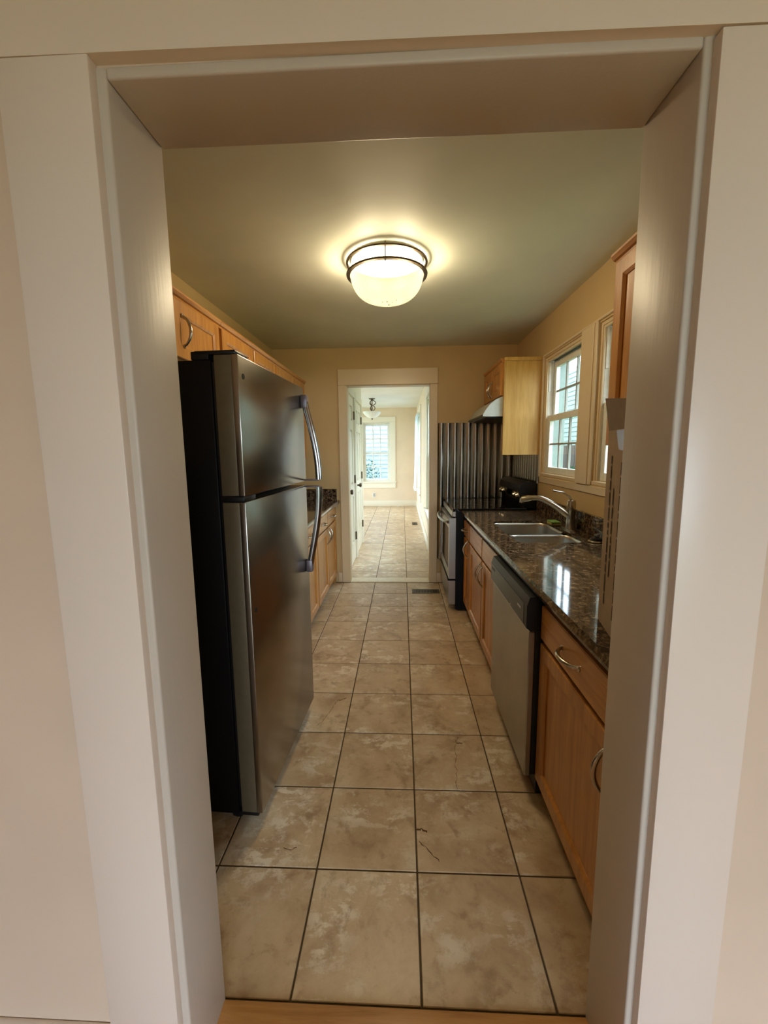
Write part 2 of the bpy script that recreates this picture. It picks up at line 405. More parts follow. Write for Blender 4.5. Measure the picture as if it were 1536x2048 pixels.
# camera room
st(wall_holes(1, -4.7, -4.6, -2.3, 3.5, -.004, ZC0+.05, [(.5, 2.6, .05, 1.95)]).build('wall_back', 'hall_wall'), 'cream back wall of the front room with a picture window', 'wall')
st(box('wall_left', 'hall_wall', None, -2.4, -2.3, -4.7, YW, -.004, ZC0+.05), 'cream left wall of the front room', 'wall')
st(box('wall_right', 'hall_wall', None, 3.5, 3.6, -4.7, YW, -.004, ZC0+.05), 'cream right wall of the front room', 'wall')
st(box('ceiling', 'dining_ceiling', None, -2.3, 3.5, -4.6, YW, ZC0, ZC0+.1), 'white ceiling of the front room', 'ceiling')
portal((1.55, -4.65, 1.0), (0, 1, 0), 2.1, 1.9)
portal((XR+.15, (WIN1[0]+WIN1[1])/2, 1.61), (-1, 0, 0), .71, .92)
portal((XR+.15, (WIN2[0]+WIN2[1])/2, 1.61), (-1, 0, 0), .71, .92)
portal((-.01, YB+.15, 1.34), (0, -1, 0), .68, 1.46)
portal((-2.015, YB+.15, 1.34), (0, -1, 0), 1.87, 1.46)
portal((-3.35, 7.0, 1.2), (1, 0, 0), 3.6, 2.2)
portal((XR2+.15, 7.4, 1.31), (-1, 0, 0), 1.1, 1.58)
portal((XR2+.15, 4.15, 1.31), (-1, 0, 0), 1.2, 1.58)

# ------------------------------------------------------------------ cased opening (trim_3), doorway casing (trim_4)
def fillet_box(b, x0, x1, y0, y1, z0, z1): b.box(x0, x1, y0, y1, z0, z1, bev=.004, seg=2)
r3 = sroot('trim_3', 'white painted casing around the wide kitchen opening', 'door casing')
JL, JR, JT = .168, 1.053, 1.932
box('side_casing', 'trim_paint', r3, .008, .153, YW-.021, YW+.001, 0, 1.9545, bev=.0025, seg=2)
box('side_casing', 'trim_paint', r3, 1.066, 1.206, YW-.021, YW+.001, 0, 1.9435, bev=.0025, seg=2)
b = B().prism([(.0, 1.9555), (1.214, 1.9445), (1.214, 2.16), (0, 2.16)], 1, YW-.021, YW+.001); b.build('head_casing', 'trim_paint', r3)
box('side_jamb', 'jamb_paint', r3, .149, JL, YW-.004, YN+.002, 0, 1.95, bev=.004, seg=3)
box('side_jamb', 'jamb_paint', r3, JR, 1.072, YW-.004, YN+.002, 0, 1.95, bev=.004, seg=3)
box('head_jamb', 'jamb_paint', r3, JL, JR, YW-.004, YN+.002, JT, 1.95, bev=.004, seg=3)
r4 = sroot('trim_4', 'cream painted casing around the far doorway', 'door casing')
box('side_casing', 'kitchen_trim', r4, -.014, .066, YF-.02, YF+.001, 0, 2.0115, bev=.002)
box('side_casing', 'kitchen_trim', r4, .899, .970, YF-.02, YF+.001, 0, 2.0115, bev=.002)
box('head_casing', 'kitchen_trim', r4, -.016, .972, YF-.022, YF+.001, 2.013, 2.165, bev=.002)
box('side_jamb', 'kitchen_trim', r4, .054, .072, YF-.006, YF2+.004, 0, 2.01, bev=.002)
box('side_jamb', 'kitchen_trim', r4, .893, .911, YF-.006, YF2+.004, 0, 2.01, bev=.002)
box('head_jamb', 'kitchen_trim', r4, .072, .893, YF-.006, YF2+.004, 2.005, 2.02, bev=.002)
# baseboards
def bboard(name, *a, mat='trim_paint', lab=''):
    st(box(name, mat, None, *a, bev=.004, seg=2), lab, 'baseboard')
bboard('baseboard_near', -2.3, .006, YW-.017, YW, 0, .165, lab='white baseboard left of the cased opening')
bboard('baseboard_near', 1.208, 3.5, YW-.017, YW, 0, .165, lab='white baseboard right of the cased opening')
bboard('baseboard_far', .972, 1.06, YF-.015, YF, 0, .10, mat='kitchen_trim', lab='short cream baseboard below the corrugated metal')
bboard('baseboard_far', -.056, -.017, YF-.015, YF, 0, .10, mat='kitchen_trim', lab='short cream baseboard between cabinet and doorway')
bboard('baseboard_back', -3.3, XR2-.016, YB-.016, YB, 0, .14, mat='door_paint', lab='cream baseboard under the tall dining window')
bboard('baseboard_right', XR2-.016, XR2, YF2+.02, YB-.001, 0, .13, mat='door_paint', lab='cream baseboard along the right dining wall')

# ------------------------------------------------------------------ windows
def sash(parent, axis, d, u0, u1, z0, z1, cols, rows, rail=.035, brail=.05, bar=.014, th=.03):
    """window sash in plane axis=d"""
    def bx(b, a, c, e, f, t0=0, t1=None):
        t1 = th if t1 is None else t1
        if axis == 0: b.box(d+t0, d+t1, a, c, e, f, bev=.003)
        else: b.box(a, c, d+t0, d+t1, e, f, bev=.003)
    b = B(); bx(b, u0, u0+rail, z0, z1); bx(b, u1-rail, u1, z0, z1); bx(b, u0+rail, u1-rail, z1-rail, z1); bx(b, u0+rail, u1-rail, z0, z0+brail)
    s_ = b.build('sash', 'vinyl_white', parent)
    gu0, gu1, gz0, gz1 = u0+rail, u1-rail, z0+brail, z1-rail
    for i in range(1, cols):
        u = gu0+(gu1-gu0)*i/cols; b = B(); bx(b, u-bar/2, u+bar/2, gz0, gz1, .006, th-.006); b.build('muntin', 'vinyl_white' if axis else 'muntin', s_)
    for j in range(1, rows):
        z = gz0+(gz1-gz0)*j/rows; b = B(); bx(b, gu0, gu1, z-bar/2, z+bar/2, .007, th-.007); b.build('muntin', 'vinyl_white' if axis else 'muntin', s_)
    for i in range(cols):
        for j in range(rows):
            a, c = gu0+(gu1-gu0)*i/cols, gu0+(gu1-gu0)*(i+1)/cols; e, f = gz0+(gz1-gz0)*j/rows, gz0+(gz1-gz0)*(j+1)/rows
            q = [(a, e), (c, e), (c, f), (a, f)]; dd = d+th/2
            B().add([(dd, k[0], k[1]) if axis == 0 else (k[0], dd, k[1]) for k in q], [(0, 1, 2, 3)]).build('pane', 'window_glass', s_)
def kitchen_window(name, win, lab):
    u0, u1, z0, z1 = win; r = sroot(name, lab, 'window')
    b = B()
    for a in ((u0, u0+.02, z0, z1), (u1-.02, u1, z0, z1), (u0+.02, u1-.02, z1-.02, z1)): b.box(XR+.008, XR+.064, *a, bev=.002)
    b.build('frame', 'kitchen_trim', r)
    b = B()
    for a in ((u0+.0, u0+.026, z0+.022, z1), (u1-.026, u1, z0+.022, z1), (u0+.026, u1-.026, z1-.026, z1)): b.box(XR+.0645, XR+.166, *a, bev=.002)
    b.build('outer_frame', 'outer_paint', r)
    b = B()
    for a in ((u0+.02, u0+.034, z0, z1-.02), (u1-.034, u1-.02, z0, z1-.02), (u0+.034, u1-.034, z1-.034, z1-.02)): b.box(XR+.012, XR+.024, *a, bev=.002)
    b.build('stop_bead', 'kitchen_trim', r)
    for q, zz in ((u0+.02, 1.75), (u1-.02, 1.75)):
        s = 1 if q < (u0+u1)/2 else -1
        box('jamb_track', 'vinyl_white', r, XR+.0245, XR+.063, q+s*.0005, q+s*.0125, z0+.023, z1-.022, bev=.001)
        box('track_cap', 'vinyl_white', r, XR+.026, XR+.044, q+s*.013, q+s*.019, zz+.06, z1-.036, bev=.001)
    box('sill', 'kitchen_trim', r, XR-.002, XR+.15, u0, u1, z0-.001, z0+.022, bev=.003)
    zm = 1.605
    sash(r, 0, XR+.030, u0+.034, u1-.034, z0+.022, zm+.02, 3, 2, .045, .05)
    sash(r, 0, XR+.064, u0+.034, u1-.034, zm-.02, z1-.034, 3, 2, .045, .04)
kitchen_window('window_1', WIN1, 'cream double-hung window above the sink beside the hood cabinet')
kitchen_window('window_2', WIN2, 'cream double-hung window half hidden by the wall cabinet')
# flat casings around the kitchen windows
r5 = sroot('trim_5', 'cream flat board casing around the sink windows', 'window casing')
box('mullion_board', 'kitchen_trim', r5, XR-.018, XR+.001, 1.335, 1.50, 1.15, 2.075, bev=.003)
box('side_casing', 'kitchen_trim', r5, XR-.008, XR+.001, 2.206, 2.236, 1.10, 2.09, bev=.002)
box('mullion_bead', 'kitchen_trim', r5, XR-.014, XR+.001, 1.302, 1.333, 1.15, 2.08, bev=.004)
box('head_casing', 'kitchen_trim', r5, XR-.012, XR+.001, .56, 2.205, 2.0765, 2.09, bev=.003)
box('apron', 'kitchen_trim', r5, XR-.008, XR+.001, .56, 2.236, 1.10, 1.148, bev=.003)
def dining_window(name, axis, d, win, lab, cased=True):
    u0, u1, z0, z1 = win; r = sroot(name, lab, 'window')
    def bx(nm, u_0, u_1, z_0, z_1, t0, t1, mat='door_paint'):
        a = (d+t0, d+t1, u_0, u_1, z_0, z_1) if axis == 0 else (u_0, u_1, d+t0, d+t1, z_0, z_1)
        return box(nm, mat, r, *a, bev=.003)
    bx('side_casing', u0-.13, u0, z0, z1, -.02, .001); bx('side_casing', u1, u1+.13, z0, z1, -.02, .001)
    bx('head_casing', u0-.13, u1+.13, z1+.001, z1+.13, -.022, .001)
    bx('stool', u0-.15, u1+.15, z0-.035, z0-.001, -.045, .06); bx('apron', u0-.13, u1+.13, z0-.165, z0-.036, -.018, .001)
    bx('side_jamb', u0, u0+.02, z0, z1, .002, .15, 'vinyl_white'); bx('side_jamb', u1-.02, u1, z0, z1, .002, .15, 'vinyl_white')
    bx('head_jamb', u0+.02, u1-.02, z1-.02, z1, .002, .15, 'vinyl_white')
    zm = (z0+z1)/2-.02
    sash(r, axis, d+.04, u0+.02, u1-.02, z0, zm+.02, 3, 2, .05, .06, .025)
    sash(r, axis, d+.075, u0+.02, u1-.02, zm-.02, z1-.02, 3, 2, .05, .04, .025)
dining_window('window_3', 1, YB, W3, 'tall white six-over-six window at the end of the dining room')
dining_window('window_4', 0, XR2, W4, 'white window on the right dining wall behind a pale blind')
dining_window('unseen_window', 1, YB, W3b, 'unseen tall white window added to brighten the dining room')  # out of view, added for extra daylight in the dining room
dining_window('window_6', 0, XR2, W4b, 'white window on the dining wall near the doorway')
# pale blind hanging proud of the right dining window
bl = thing('window_blind', 'pale blue-white blind hanging in the right dining window', 'blind', (XR2-.04, 7.4, .55))
b = B(); n = 22; vs = []
for k in range(n+1):
    y = 6.87+1.06*k/n
    bulge = .055+.022*math.sin(k/n*math.pi)+.006*math.sin(k*2.2)
    vs += [(XR2-bulge-.01*j, y, z) for j, z in enumerate((2.06, 1.9, 1.1, .72, .58))]
b.add(vs, [(k*5+j, (k+1)*5+j, (k+1)*5+j+1, k*5+j+1) for k in range(n) for j in range(4)]); b.build('blind_cloth', 'sheer_cloth', bl, True)
box('head_rail', 'vinyl_white', bl, XR2-.075, XR2-.024, 6.86, 7.94, 2.06, 2.095, bev=.003)
box('bottom_rail', 'vinyl_white', bl, XR2-.12, XR2-.085, 6.87, 7.93, .56, .585, bev=.003)

# ------------------------------------------------------------------ six-panel doors on the closet wall
def panel_door(name, y0, y1, lab):
    r = sroot(name, lab, 'door'); z0, z1 = .012, 2.005; x0, x1 = XH-.035, XH-.002
    w_ = y1-y0; sw = .11; mid = .09
    cols = [(y0+sw, y0+w_/2-mid/2), (y0+w_/2+mid/2, y1-sw)]; rows = [(.24, .82), (.97, 1.62), (1.73, 1.90)]
    holes = [(c[0], c[1], q[0], q[1]) for c in cols for q in rows]
    wall_holes(0, x0, x1, y0, y1, z0, z1, holes).build('door_slab', 'door_paint', r)
    for h in holes:
        b = B(); e = .03
        o_ = [(x0+.012, h[0], h[2]), (x0+.012, h[1], h[2]), (x0+.012, h[1], h[3]), (x0+.012, h[0], h[3])]
        i_ = [(x1-.006, h[0]+e, h[2]+e), (x1-.006, h[1]-e, h[2]+e), (x1-.006, h[1]-e, h[3]-e), (x1-.006, h[0]+e, h[3]-e)]
        b.add(o_+i_, [(4, 5, 6, 7)]+[(k, (k+1) % 4, 4+(k+1) % 4, 4+k) for k in range(4)]); b.build('door_panel', 'door_paint', r)
    ky = y0+.06
    k = B().lathe([(.001, 0), (.026, 0), (.026, .006), (.011, .010), (.011, .03), (.024, .042), (.029, .054), (.024, .066), (.001, .070)], n=20)
    k.v = [(x1+z, ky+x, .925+y) for x, y, z in k.v]; k.build('knob', 'dark_bronze', r, 40)
    for hz in (.30, 1.02, 1.80):
        h_ = B().cyl((x1+.010, y1+.004, hz-.05), (x1+.010, y1+.004, hz+.05), .009, 10); h_.box(x1-.001, x1+.006, y1-.03, y1+.003, hz-.05, hz+.05)
        h_.build('hinge', 'dark_bronze', r, 40)
    b = B().box(XH-.02, XH+.016, y0-.06, y0-.004, 0, 2.015, bev=.003); b.build('casing', 'door_paint', r)
    b = B().box(XH-.02, XH+.016, y1+.018, y1+.07, 0, 2.015, bev=.003); b.build('casing', 'door_paint', r)
    b = B().box(XH-.02, XH+.018, y0-.06, y1+.07, 2.017, 2.10, bev=.003); b.build('head_casing', 'door_paint', r)
panel_door('door_1', 3.185, 3.955, 'white six-panel closet door just past the far doorway')
panel_door('door_2', 4.12, 4.84, 'white six-panel closet door farther along the closet wall')

# ------------------------------------------------------------------ cabinets
def bow_handle(parent, p, along, out, L=.128, depth=.034, r=.006):
    """bow pull centred at p on the door face; `along` the bar direction, `out` away from the face"""
    p, a, o = Vector(p), Vector(along), Vector(out); n = 14; pts = []; rr = []
    for i in range(n+1):
        t = i/n; pts.append(p+a*(t-.5)*L+o*(depth*math.sin(math.pi*t)**.65)); rr.append(r*(.75+.5*math.sin(math.pi*t)))
    b = B().tube(pts, rr, 10)
    for e in (-.5, .5): b.cyl(p+a*e*L, p+a*e*L+o*.004, r*1.5, 12)
    return b.build('handle', 'nickel', parent, 50, label='brushed nickel bow handle')
def cab_door(parent, xf, s, y0, y1, z0, z1, handle=None, fwid=.052):
    """shaker door on plane x=xf facing s*x; handle=(y,z,'v'|'h')"""
    x0, x1 = xf, xf+s*.02; xi = xf+s*.009; e = .010
    O = [(y0, z0), (y1, z0), (y1, z1), (y0, z1)]; I = [(y0+fwid, z0+fwid), (y1-fwid, z0+fwid), (y1-fwid, z1-fwid), (y0+fwid, z1-fwid)]
    J = [(a+(e if k in (0, 3) else -e), c+(e if k < 2 else -e)) for k, (a, c) in enumerate(I)]
    c_ = .003; O2 = [(a+(c_ if k in (0, 3) else -c_), d+(c_ if k < 2 else -c_)) for k, (a, d) in enumerate(O)]
    vs = [(x0, *q) for q in O]+[(x1-s*c_, *q) for q in O]+[(x1, *q) for q in O2]+[(x1, *q) for q in I]+[(xi+s*.004, *q) for q in J]+[(x0, *q) for q in J]
    fs = []
    for lvl in range(5): fs += [(lvl*4+k, lvl*4+(k+1) % 4, (lvl+1)*4+(k+1) % 4, (lvl+1)*4+k) for k in range(4)]
    fs += [(20+k, 20+(k+1) % 4, (k+1) % 4, k) for k in range(4)]
    d = B().add(vs, fs).build('door', 'cabinet_wood', parent)
    B().box(x0+s*.002, xi, J[0][0]-.001, J[1][0]+.001, J[0][1]-.001, J[2][1]+.001).build('door_panel', 'cabinet_wood', d)
    if handle: bow_handle(d, (x1, handle[0], handle[1]), (0, 0, 1) if handle[2] == 'v' else (0, 1, 0), (s, 0, 0))
    return d
def drawer(parent, xf, s, y0, y1, z0, z1, handle=True):
    d = box('drawer_front', 'cabinet_wood_rail', parent, xf, xf+s*.02, y0, y1, z0, z1, bev=.004)
    if handle: bow_handle(d, (xf+s*.02, (y0+y1)/2, (z0+z1)/2), (0, 1, 0), (s, 0, 0))
def wall_cab(lab, xw, xf, y0, y1, z0, z1, doors, crown=True, side_mat='cabinet_side', group=None):
    s = 1 if xf > xw else -1
    r = thing('wall_cabinet', lab, 'cabinet', (xw, (y0+y1)/2, z0), group)
    box('body', side_mat, r, xw+s*.002, xf-s*.019, y0, y1, z0, z1)
    b = B(); fr = .03; xs = (xf-s*.019, xf)
    b.box(*xs, y0, y0+fr, z0, z1); b.box(*xs, y1-fr, y1, z0, z1); b.box(*xs, y0+fr, y1-fr, z0, z0+fr); b.box(*xs, y0+fr, y1-fr, z1-fr, z1); b.box(*xs, (y0+y1)/2-.03, (y0+y1)/2+.03, z0+fr, z1-fr)
    b.build('face_frame', 'cabinet_wood', r)
    if crown:
        b = B().prism([(xf-s*.001, z1-.020), (xf+s*.012, z1-.020), (xf+s*.014, z1-.012), (xf+s*.022, z1-.008), (xf+s*.030, z1+.004), (xf+s*.030, z1+.012), (xf-s*.001, z1+.012)], 1, y0, y1)
        b.build('crown_moulding', 'cabinet_wood_rail', r)
    for d in doors: cab_door(r, xf+s*.0005, s, *d)
    return r
UX = -.35
wall_cab('honey wood cabinet with short doors above the refrigerator', XL, UX, .085, 1.037, 1.755, 2.035, [(.11, .545, 1.772, 2.012), (.585, 1.020, 1.772, 2.012, (.655, 1.89, 'v'))])
wall_cab('honey wood wall cabinet between the refrigerator cabinet and the corner cabinet', XL, UX, 1.039, 1.997, 1.30, 2.035, [(1.057, 1.51, 1.318, 2.012, (1.47, 1.42, 'v')), (1.537, 1.978, 1.318, 2.012, (1.575, 1.42, 'v'))])
wall_cab('honey wood wall cabinet in the corner by the end wall', XL, UX, 1.999, 2.935, 1.30, 2.035, [(2.018, 2.463, 1.318, 2.012, (2.42, 1.42, 'v')), (2.485, 2.905, 1.318, 2.012, (2.53, 1.42, 'v'))])
box('filler_strip', 'cabinet_wood', [o for o in C.objects if o.get('label', '').endswith('by the end wall')][0], XL+.002, UX-.004, 2.937, 2.999, 1.30, 2.035)
# right wall cabinets
wall_cab('honey wood wall cabinet beside the cased opening above the cardboard box', XR, 1.408, -.33, .455, 1.36, 2.045, [(-.31, .05, 1.376, 2.022, (.02, 1.47, 'v')), (.075, .437, 1.376, 2.022, (.105, 1.47, 'v'))])
hc = wall_cab('short two-door wood cabinet above the range hood with a full-height pale end panel', XR, 1.436, 2.262, 2.96, 1.79, 2.075, [(2.275, 2.60, 1.80, 2.055, (2.573, 1.885, 'v')), (2.615, 2.95, 1.80, 2.055, (2.642, 1.885, 'v'))])
box('end_panel', 'cabinet_side', hc, 1.448, XR-.002, 2.240, 2.2605, 1.322, 2.087)
box('end_stile', 'cabinet_side', hc, 1.434, 1.4475, 2.239, 2.2610, 1.322, 2.087, bev=.002)
box('end_top_trim', 'cabinet_side', hc, 1.434, XR-.002, 2.230, 2.2385, 2.062, 2.090, bev=.002)

def base_cab(lab, xw, xf, y0, y1, parts, ztoe=.095, zt=.832):
    s = 1 if xf > xw else -1
    r = thing('base_cabinet', lab, 'cabinet', (xw, (y0+y1)/2, 0))
    b = B(); x0 = xw+s*.002; t_ = .018
    b.box(x0, xf, y0, y0+t_, ztoe, zt); b.box(x0, xf, y1-t_, y1, ztoe, zt); b.box(x0, xf, y0+t_, y1-t_, ztoe, ztoe+t_); b.box(x0, x0+s*.01, y0+t_, y1-t_, ztoe+t_, zt)
    b.build('body', 'cabinet_side', r)
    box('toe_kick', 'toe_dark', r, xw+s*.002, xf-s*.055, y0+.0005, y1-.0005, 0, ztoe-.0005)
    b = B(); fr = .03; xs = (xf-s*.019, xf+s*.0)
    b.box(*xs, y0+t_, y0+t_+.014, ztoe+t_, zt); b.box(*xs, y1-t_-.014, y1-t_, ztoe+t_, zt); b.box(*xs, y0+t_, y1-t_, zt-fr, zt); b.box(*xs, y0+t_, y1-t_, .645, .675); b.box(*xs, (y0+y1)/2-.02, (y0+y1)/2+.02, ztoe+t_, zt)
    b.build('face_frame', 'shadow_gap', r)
    for p in parts:
        if p[0] == 'd': drawer(r, xf+s*.0005, s, *p[1:])
        else: cab_door(r, xf+s*.0005, s, *p[1:])
    return r
LB = -.082
base_cab('wood base cabinet under the left counter behind the refrigerator', XL, LB, 1.06, 2.007, [('d', 1.08, 1.53, .685, .812), ('d', 1.548, 1.998, .685, .812), ('c', 1.08, 1.53, .105, .672, (1.49, .60, 'v')), ('c', 1.548, 1.998, .105, .672, (1.59, .60, 'v'))])
lb2 = base_cab('wood base cabinet under the left counter next to the far doorway', XL, LB, 2.010, 2.955, [('d', 2.022, 2.473, .685, .812), ('d', 2.490, 2.945, .685, .812), ('c', 2.022, 2.473, .105, .672, (2.43, .60, 'v')), ('c', 2.490, 2.945, .105, .672, (2.535, .60, 'v'))])
box('filler_strip', 'cabinet_wood', lb2, XL+.002, LB-.003, 2.957, 2.998, .0, .832)
RB = 1.145
base_cab('wood base cabinet with one drawer and door beside the dishwasher', XR, RB, -.325, .297, [('d', -.24, .287, .672, .800), ('c', -.24, .287, .105, .655, (-.222, .565, 'v'))])
base_cab('wood sink base cabinet with two false fronts and two doors', XR, RB, .915, 1.905, [('d', .925, 1.405, .672, .800, False), ('d', 1.424, 1.893, .672, .800, False), ('c', .925, 1.405, .105, .655, (1.375, .565, 'v')), ('c', 1.424, 1.893, .105, .655, (1.455, .565, 'v'))])
base_cab('narrow wood base cabinet with drawer between sink cabinet and range', XR, RB, 1.909, 2.185, [('d', 1.919, 2.175, .672, .800), ('c', 1.919, 2.175, .105, .655, (1.96, .60, 'v'))])

# ------------------------------------------------------------------ counters
def slab_holes(b, x0, x1, y0, y1, z0, z1, hs, edge_x, s):
    pass
cl = thing('countertop', 'speckled brown granite counter run along the left wall', 'countertop', (XL, 2.0, .833))
edge = [(XL+.002, CT-.036), (-.036, CT-.036), (-.029, CT-.030), (-.026, CT-.018), (-.029, CT-.006), (-.036, CT), (XL+.002, CT)]
B().prism(edge, 1, .98, YF-.001).build('slab', 'granite', cl, 30)
box('backsplash', 'granite', cl, XL+.022, -.055, YF-.021, YF-.001, CT+.0005, .985, bev=.002)
box('backsplash', 'granite', cl, XL+.001, XL+.021, .98, YF-.0215, CT+.0005, .985, bev=.002)
cr_ = thing('countertop', 'speckled brown granite counter with the sink along the window wall', 'countertop', (XR, 1.0, .833))
XE = 1.100
SK = (1.235, 1.605, 1.005, 1.685)       # sink cutout
def rrect(x0, x1, y0, y1, r, n=6):
    p = []
    for cx, cy, a0 in ((x1-r, y1-r, 0), (x0+r, y1-r, 90), (x0+r, y0+r, 180), (x1-r, y0+r, 270)):
        for k in range(n+1): a = math.radians(a0+90*k/n); p.append((cx+r*math.cos(a), cy+r*math.sin(a)))
    return p
hole = rrect(*SK[:2], *SK[2:], .07)
YA, YZ = -.330, 2.190
def plate_with_hole(b, x0, x1, y0, y1, z, hole):
    bm = bmesh.new(); out = [bm.verts.new((x, y, z)) for x, y in ((x0, y0), (x1, y0), (x1, y1), (x0, y1))]; inn = [bm.verts.new((x, y, z)) for x, y in hole]
    es = [bm.edges.new((L[i], L[(i+1) % len(L)])) for L in (out, inn) for i in range(len(L))]
    bmesh.ops.triangle_fill(bm, edges=es, use_beauty=True); b.bm(bm); bm.free()
b = B()
for z in (CT, CT-.036): plate_with_hole(b, XE+.010, XR-.002, YA, YZ, z, hole)
n = len(hole); b.add([(x, y, CT) for x, y in hole]+[(x, y, CT-.036) for x, y in hole], [(i, (i+1) % n, n+(i+1) % n, n+i) for i in range(n)])
ep = [(XE+.010, CT), (XE+.003, CT-.006), (XE, CT-.018), (XE+.003, CT-.030), (XE+.010, CT-.036)]
b.add([(x, y, z) for y in (YA, YZ) for x, z in ep], [(i, i+1, 6+i, 5+i) for i in range(4)]+[(0, 1, 2, 3, 4), (9, 8, 7, 6, 5)])
for y in (YA, YZ): b.add([(XE+.010, y, CT), (XR-.002, y, CT), (XR-.002, y, CT-.036), (XE+.010, y, CT-.036)], [(0, 1, 2, 3)])
b.add([(XR-.002, YA, CT), (XR-.002, YZ, CT), (XR-.002, YZ, CT-.036), (XR-.002, YA, CT-.036)], [(0, 1, 2, 3)])
b.build('slab', 'granite', cr_)
box('backsplash', 'granite', cr_, XR-.022, XR-.002, YA, YZ, CT+.0005, .982, bev=.002)
# sink
sk = thing('sink', 'stainless steel double-bowl undermount sink in the granite counter', 'sink', (1.42, 1.37, .66))
def bowl(x0, x1, y0, y1, depth, nm):
    b = B(); zt = CT-.014; rings = []
    for off, z, r in ((0, zt, .068), (.003, zt-.004, .066), (.006, zt-.02, .06), (.014, zt-depth+.03, .06), (.045, zt-depth, .05)):
        rings.append([(x, y, z) for x, y in rrect(x0+off, x1-off, y0+off, y1-off, r)])
    m = len(rings[0]); vs = [p for q in rings for p in q]
    fs = [(i*m+j, i*m+(j+1) % m, (i+1)*m+(j+1) % m, (i+1)*m+j) for i in range(len(rings)-1) for j in range(m)]+[tuple((len(rings)-1)*m+j for j in range(m))]
    o = b.add(vs, fs).build(nm, 'sink_steel', sk, 40)
    cx, cy = (x0+x1)/2, (y0+y1)/2
    B().lathe([(.001, .004), (.02, .003), (.036, .006), (.042, .004), (.044, .0)], (cx, cy, zt-depth+.0005), 24).build('drain', 'nickel', sk, 40)
bowl(1.2365, 1.6035, 1.302, 1.6835, .19, 'basin'); bowl(1.2365, 1.6035, 1.0065, 1.272, .16, 'basin')
box('divider', 'sink_steel', sk, 1.262, 1.578, 1.2700, 1.3040, CT-.024, CT-.0145, bev=.004)
# faucet
fx, fy = 1.655, 1.375
fa = thing('faucet', 'brushed nickel single-lever kitchen faucet behind the sink', 'faucet', (fx, fy, CT))
b = B(); b.prism(rrect(fx-.028, fx+.028, fy-.085, fy+.085, .027), 2, CT+.0005, CT+.010); b.build('base_plate', 'nickel', fa, 40)
B().lathe([(.001, .010), (.030, .010), (.028, .02), (.026, .11), (.028, .115), (.028, .165), (.024, .182), (.001, .186)], (fx, fy, CT), 24).build('body', 'nickel', fa, 40)
pts = []; rr = []
for k in range(15):
    t = k/14; x = fx-.01-.265*t; z = CT+.085+.115*math.sin(min(1, t*1.18)*math.pi*.5)-.035*max(0, t-.62)**1.0*1.6
    pts.append((x, fy+.09*t, z)); rr.append(.020-.006*t+(.005 if t > .8 else 0))
B().tube(pts, rr, 14).build('spout', 'nickel', fa, 50)
e = Vector(pts[-1]); B().cyl(e+Vector((.006, 0, .004)), e+Vector((.0, 0, -.022)), .017, 16, .014).build('spray_head', 'nickel', fa, 40)
pts = [(fx+.004, fy, CT+.175), (fx-.010, fy+.004, CT+.205), (fx-.045, fy+.012, CT+.228), (fx-.085, fy+.02, CT+.236), (fx-.105, fy+.024, CT+.240)]
B().tube(pts, [.013, .010, .008, .007, .008], 10, flat=.6).build('lever', 'nickel', fa, 50)
sp = thing('sponge', 'green and yellow kitchen sponge beside the faucet', 'sponge', (1.615, 1.54, CT), rz=.5)
B().box(-.030+1.615, .030+1.615, 1.54-.048, 1.54+.048, CT+.0005, CT+.017, bev=.004).build('foam', 'sponge_yellow', sp, 35)
B().box(-.030+1.615, .030+1.615, 1.54-.048, 1.54+.048, CT+.0172, CT+.026, bev=.003).build('scrub_pad', 'sponge_green', sp, 35)
stp = thing('sink_stopper', 'black and chrome sink stopper lying on the granite', 'stopper', (1.652, 1.02, CT))
B().lathe([(.001, .0005), (.040, .0005), (.043, .005), (.040, .010), (.030, .012)], (1.652, 1.02, CT), 28).build('rim', 'nickel', stp, 40)
B().lathe([(.030, .0115), (.030, .020), (.012, .024), (.010, .034), (.001, .035)], (1.652, 1.02, CT), 24).build('plug', 'rubber', stp, 40)

# ------------------------------------------------------------------ refrigerator
FA = -math.atan2(.035, .705)      # turned slightly into the room
fr_ = thing('refrigerator', 'stainless top-freezer refrigerator with black sides and curved handles', 'refrigerator', (0, 0, 0))
# local frame: u across the front (away from camera), v outwards from the front face, origin at near front bottom corner
FO = Vector((.109, .128, 0)); FU = Vector((.035, .705, 0)).normalized(); FV = Vector((FU.y, -FU.x, 0)); FWD = .706
fr_.location = FO; fr_.rotation_euler.z = math.atan2(FU.y, FU.x)-math.pi/2
bpy.context.view_layer.update()
fr_.matrix_world = Matrix.Translation(FO) @ Matrix.Rotation(math.atan2(FU.y, FU.x)-math.pi/2, 4, 'Z')
def FB(b):           # local (v outward = +x, u = +y) -> world
    b.v = [tuple(FO+FV*x+FU*y+Vector((0, 0, z))) for x, y, z in b.v]; return b
def fbox(name, mat, parent, *a, bev=0, seg=2, lab=None):
    return FB(B().box(*a, bev=bev, seg=seg)).build(name, mat, parent, 35 if bev else False, lab)
fbox('body', 'black_enamel', fr_, -.70, -.092, .008, FWD-.008, .052, 1.655, bev=.006)
fbox('gasket', 'black_plastic', fr_, -.0915, -.079, .014, FWD-.014, .08, 1.648)
